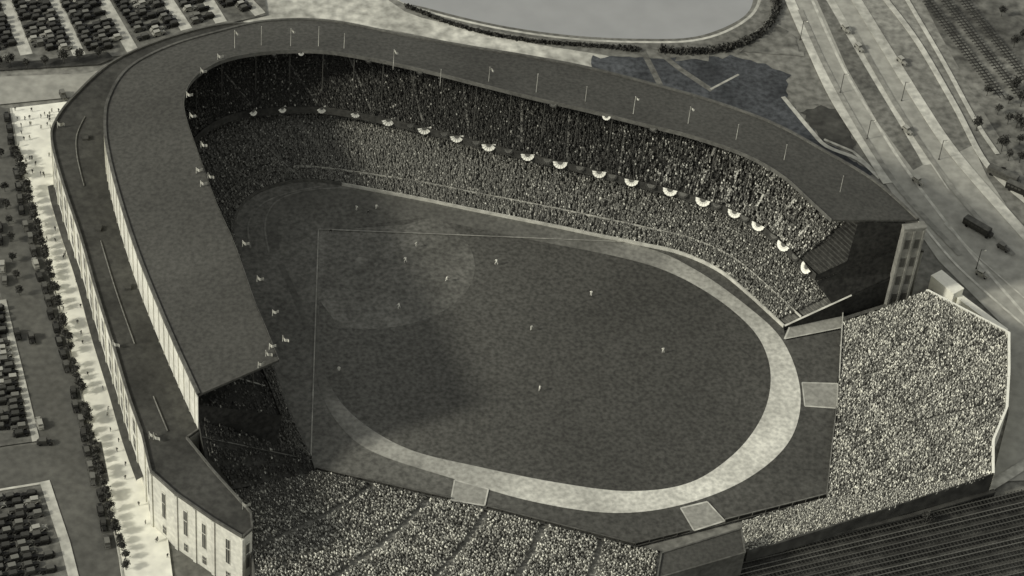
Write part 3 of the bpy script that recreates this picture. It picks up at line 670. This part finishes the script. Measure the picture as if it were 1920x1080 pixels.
row(*SS([(5,170),(150,165)]),6,False,.35,grp=KC); row(*SS([(110,185),(140,180)]),3,True,.9)
for (u,v,an) in ((1610,95,-1.1),(1720,345,-.9),(1585,60,-1.1),(1700,250,-1),(1880,470,-.8),(85,835,.1),(190,935,-1.2),(60,640,-1.3),(1690,120,-1.0),(1840,520,-.7)): 
    p=S(u,v); cars.append((p[0],p[1],an,'cars driving on the roads'))
cars.sort(key=lambda c_: (c_[0]-CPOS[0])**2+(c_[1]-CPOS[1])**2)
LAB={'cars in the parking lots':'boxy dark sedan with a grey top in a packed lot',KC:'boxy dark sedan parked along the street kerb','cars driving on the roads':'boxy dark sedan driving on the open road'}
for k,(x,y,a,g) in enumerate(cars[:300]):
    o=obj('car' if 'driv' in g else 'parked_car',CM,None,(x,y,ZL[0]*.5),category='car',label=LAB[g],group=g); o.rotation_euler=(0,0,a)
if len(cars)>300:
    V0=np.array([v.co[:] for v in CM.vertices]); F0=[tuple(p.vertices) for p in CM.polygons]; I0=[p.material_index for p in CM.polygons]
    V=[];F=[];I=[]
    for x,y,a,g in cars[300:]:
        n=len(V); ca,sa=math.cos(a),math.sin(a); V+=[(x+ca*p[0]-sa*p[1],y+sa*p[0]+ca*p[1],p[2]+ZL[0]*.5) for p in V0]; F+=[tuple(i+n for i in f) for f in F0]; I+=I0
    obj('parked_cars',mesh_np('parked_cars',V,F,[M_car,M_carroof,M_glass,M_tyre],I),kind='stuff',category='cars',label='far rows of dark sedans in the lot')
def bus(u,v,a,L,lab,nm='bus'):
    p=S(u,v); t=empty(nm,(p[0],p[1],0.3),category=nm,label=lab); t.rotation_euler=(0,0,a)
    b=MB(); b.box((0,0,1.6),(L/2,0,0),(0,1.2,0),(0,0,1.1)); b.box((L/2+.5,0,1.1),(.5,0,0),(0,.9,0),(0,0,.55)); obj('body',b.mesh('body',M_car),t)
    b=MB(); b.box((0,0,2.78),(L/2-.1,0,0),(0,1.1,0),(0,0,.08)); obj('roof',b.mesh('roof',M_concd),t)
    b=MB()
    for s in (-1,1):
        for k in range(int(L/1.2)-1): b.box((-L/2+1+k*1.2,s*1.2,2.0),(.42,0,0),(0,.03,0),(0,0,.35))
    obj('window',b.mesh('window',M_glass),t)
    for sx in (-L/2+1.5,L/2-.2):
        for s in (-1,1):
            b=MB(); N=12; V=[(sx+.5*math.cos(k/N*6.2832),s*(1.0+q*.28),.5+.5*math.sin(k/N*6.2832)) for k in range(N) for q in(0,1)]
            b.V=V; b.F=[(2*k,2*((k+1)%N),2*((k+1)%N)+1,2*k+1) for k in range(N)]+[tuple(2*k+1 for k in range(N))]; b.I=[0]*(N+1); obj('wheel',b.mesh('wheel',M_tyre),t)
bus(1830,432,-.75,9,'long dark bus crossing the roadway'); bus(1878,335,-.6,10,'long grey tram car on the roadside track','tram'); bus(1905,360,-.6,7,'dark delivery truck on the roadside','truck')

# ------------------------------------------------------------------ trees
def leafball(seed,n,rad,h):
    r=np.random.default_rng(seed); V=[];F=[]
    cl=r.normal(0,1,(14,3)); cl/=np.linalg.norm(cl,axis=1)[:,None]; cl*=rad*.6*r.uniform(.5,1.1,(14,1)); cl[:,2]*=.8
    for k in range(n):
        c_=cl[r.integers(14)]+r.normal(0,rad*.26,3); u=r.normal(0,1,3);u/=np.linalg.norm(u); v=np.cross(u,r.normal(0,1,3)); v/=np.linalg.norm(v); s=r.uniform(.16,.38)
        m=len(V); q=c_+[0,0,h]; V+=[q-u*s-v*s*.6,q+u*s-v*s*.6,q+u*s+v*s*.6,q-u*s+v*s*.6]; F.append((m,m+1,m+2,m+3))
    return mesh_np('crown',V,np.array(F),M_leaf)
def trunkmesh():
    b=MB()
    def limb(a,c_,r0,r1):
        a=np.array(a,float);c_=np.array(c_,float); 
        for k in range(6):
            t0=k/6*6.2832;t1=(k+1)/6*6.2832; f=lambda P,r,t:P+np.array([r*math.cos(t),r*math.sin(t),0])
            b.quad(f(a,r0,t0),f(a,r0,t1),f(c_,r1,t1),f(c_,r1,t0))
    limb((0,0,0),(0,0,2.6),.2,.14)
    for k in range(5):
        t=k*1.26; limb((0,0,2.2+.15*k),(1.2*math.cos(t),1.2*math.sin(t),3.9+.2*k),.09,.03)
    return b.mesh('trunk',M_bark)
TM=trunkmesh(); CMs=[leafball(k,420,1.9,4.3) for k in range(4)]
def tree(x,y,s,lab,grp):
    t=empty('tree',(x,y,0.05),category='tree',label=lab,group=grp); t.scale=(s,s,s*random.uniform(.9,1.15)); t.rotation_euler=(0,0,random.uniform(0,6.28))
    obj('trunk',TM,t); obj('crown',random.choice(CMs),t)
line=resample(SS([(32,290),(60,400),(90,500),(120,620),(150,730),(184,880),(216,1000),(243,1085)]),60)
for p in line:
    if random.random()<.94: tree(p[0]+random.uniform(-.3,.3),p[1]+random.uniform(-.6,.6),random.uniform(.55,.78),'small leafy street tree at the edge of the bright sidewalk','street trees along the sidewalk')
line=resample(SS([(0,300),(20,460),(36,560)]),9)
for p in line:
    if random.random()<.8: tree(p[0]+random.uniform(-.3,.3),p[1]+random.uniform(-1,1),random.uniform(.5,.7),'small dark leafy tree in the street median','street trees along the sidewalk')
for u,v in [(1890,195),(1905,240),(1870,215),(1850,180),(1900,90),(1830,245)]+[(1890+random.randint(-20,60),random.randint(20,330)) for _ in range(14)]:
    p=S(u,v); tree(p[0],p[1],random.uniform(.5,1.0),'bushy dark tree on rough ground by the railway','trees on the rough ground')
for u,v in [(20,128),(50,130),(85,126),(120,122),(150,116),(185,110),(0,130),(1780,940),(1735,985)]:
    p=S(u,v); tree(p[0],p[1],random.uniform(.6,.9),'low dark leafy tree along the path edge','trees along the paths')
def hedge(pts,wd,h,lab):
    P=resample(cr(SS(pts),6),max(4,int(len(pts)*14))); V=[];F=[]; r=np.random.default_rng(5)
    L=float(np.sum(np.linalg.norm(np.diff(P,axis=0),axis=1))); n=int(L*28); o0=P[0]
    d=np.r_[0,np.cumsum(np.linalg.norm(np.diff(P,axis=0),axis=1))]; s=r.uniform(0,d[-1],n)
    for k in range(n):
        q=np.array([np.interp(s[k],d,P[:,0]),np.interp(s[k],d,P[:,1]),0])-o0+[r.normal(0,wd/3),r.normal(0,wd/3),r.uniform(.1,h)]
        u=r.normal(0,1,3);u/=np.linalg.norm(u); v=np.cross(u,r.normal(0,1,3)); v/=np.linalg.norm(v); z=r.uniform(.2,.45)
        m=len(V); V+=[q-u*z-v*z,q+u*z-v*z,q+u*z+v*z,q-u*z+v*z]; F.append((m,m+1,m+2,m+3))
    obj('hedge',mesh_np('hedge',V,np.array(F),M_leaf),None,tuple(o0),category='hedge',label=lab)
hedge([(1240,97),(1300,99),(1365,92),(1420,68),(1450,35),(1458,0)],2.0,1.6,'dark clipped hedge curving around the pond bank')
hedge([(1158,91),(1195,95)],1.8,1.4,'short dark hedge beside the footpath by the pond')
hedge([(760,12),(860,50),(980,76),(1150,90)],.9,.9,'thin dark hedge along the pond bank')

# ------------------------------------------------------------------ people
def figure(name,joints,edges,rad):
    me=bpy.data.meshes.new(name); me.from_pydata(joints,edges,[]); o=bpy.data.objects.new(name,me); COL.objects.link(o)
    sk=o.modifiers.new('s','SKIN'); 
    for i,r in enumerate(rad): me.skin_vertices[0].data[i].radius=(r,r)
    me.skin_vertices[0].data[0].use_root=True
    ss_=o.modifiers.new('d','SUBSURF'); ss_.levels=1; ss_.render_levels=1
    dg=bpy.context.evaluated_depsgraph_get(); m2=bpy.data.meshes.new_from_object(o.evaluated_get(dg)); bpy.data.objects.remove(o); m2.name=name; return m2
def pose(k):
    lean=[0,.25,.1][k]; st_=[.12,.28,.2][k]
    J=[(0,0,.95),(0,-lean*.5,1.2),(0,-lean,1.45),(0,-lean,1.55),(0,-lean-.02,1.68),
       (.2,-lean,1.42),(.32,-lean-.08,1.16),(.28,-lean-.28,1.0),(.27,-lean-.36,.97),(-.2,-lean,1.42),(-.3,-lean,1.15),(-.3,-lean-.12,.92),(-.3,-lean-.18,.85),
       (.1,0,.9),(st_,-.05-lean*.4,.5),(st_+.02,.03,.08),(st_+.02,-.14,.04),(-.1,0,.9),(-st_,.05-lean*.4,.5),(-st_-.02,.1,.08),(-st_-.02,-.07,.04)]
    E=[(0,1),(1,2),(2,3),(3,4),(2,5),(5,6),(6,7),(7,8),(2,9),(9,10),(10,11),(11,12),(0,13),(13,14),(14,15),(15,16),(0,17),(17,18),(18,19),(19,20)]
    R=[.15,.15,.17,.07,.12,.08,.055,.045,.04,.08,.055,.045,.04,.1,.07,.05,.045,.1,.07,.05,.045]
    return J,E,R
def dressed(name,k,shirt,trous):
    me=figure(name,*pose(k)); me.materials.clear()
    for m in (shirt,trous,M_skin,M_cloth_d): me.materials.append(m)
    for p in me.polygons:
        z=p.center.z; p.material_index=3 if z>1.72 else 2 if z>1.52 else 0 if z>.95 else 1 if z>.12 else 3
    return me
PM=[dressed('player',k,M_white,M_white) for k in range(3)]; UM=dressed('umpire',1,M_cloth_d,M_cloth_d); WM=[dressed('walker',k,M_cloth,M_cloth_d) for k in (0,2)]
ZF=ZL[0]
for u,v,k in ((780,468,0),(836,532,1),(1107,560,0),(1242,667,2),(1010,738,2),(748,584,1),(930,502,1),(635,702,0),(760,498,1),(668,400,0),(705,398,0),(995,625,0)):
    p=S(u,v); o=obj('person',PM[k],None,(p[0],p[1],ZF),category='person',label='baseball player in white uniform and dark cap on the grass',group='players on the field'); o.rotation_euler=(0,0,random.uniform(0,6.28)); o.scale=(1.25,1.25,1.2)
for u,v in ((620,442),(690,407)):
    p=S(u,v); o=obj('person',UM,None,(p[0],p[1],ZF),category='person',label='umpire in dark suit leaning forward on the field',group='players on the field')
for k in range(80):
    if k<45: q=SS([(random.uniform(25,115),random.uniform(205,340))])[0]
    else:
        t=random.random(); a=S(75+t*215,430+t*620); q=a+np.array([random.uniform(-2,7),0,0])
    o=obj('person',random.choice(WM),None,(q[0],q[1],ZF*.5),category='person',label='pedestrian in dark clothes walking on the sunlit sidewalk',group='pedestrians on the sidewalk'); o.rotation_euler=(0,0,random.uniform(0,6.28))

# ------------------------------------------------------------------ railways
def railway(p0,p1,lab,gauge=1.5,tie=2.7,rm=None,step=1.1,tw=.14,tm=None):
    d=(p1-p0); L=np.linalg.norm(d); d/=L; nv=np.array([-d[1],d[0],0]); b=MB()
    for s in (-1,1): b.box(d*L/2+nv*s*gauge/2+[0,0,ZF+.32],d*L/2,nv*.11,(0,0,.09),0)
    for k in range(int(L/step)): b.box(d*(k*step)+[0,0,ZF+.12],d*tw,nv*tie/2,(0,0,.1),1)
    obj('railway_track',b.mesh('railway_track',[rm or M_rail,tm or M_tie]),None,(p0[0],p0[1],0.0),category='railway track',label=lab,group='railway tracks')
for k in range(8):
    railway(S(1200,1104+k*20),S(2000,911+k*22),'steel railway track on dark cinders below the bleachers',rm=M_railb if k%3==1 else M_rail)
for dx in (0,34,68):
    railway(S(1700+dx,-40),S(1878+dx*1.1,190),'railway track with timber sleepers beside the highway',tie=3.6,step=1.5,tw=.2,rm=M_tie,tm=M_tieg)
for u,v in ((1575,175),(1625,262),(1500,75),(1760,300),(1690,190),(1830,505)):
    p=S(u,v); t=empty('street_lamp',(p[0],p[1],0),category='street lamp',label='tall slender street lamp beside the highway',group='street lamps by the road')
    b=MB(); b.box((0,0,4),(.09,0,0),(0,.09,0),(0,0,4)); b.box((.6,0,7.9),(.6,0,0),(0,.05,0),(0,0,.05)); b.box((0,0,.3),(.2,0,0),(0,.2,0),(0,0,.3)); obj('post',b.mesh('post',M_steel),t)
    b=MB(); b.box((1.2,0,7.75),(.3,0,0),(0,.15,0),(0,0,.1)); obj('lamp',b.mesh('lamp',M_white),t)
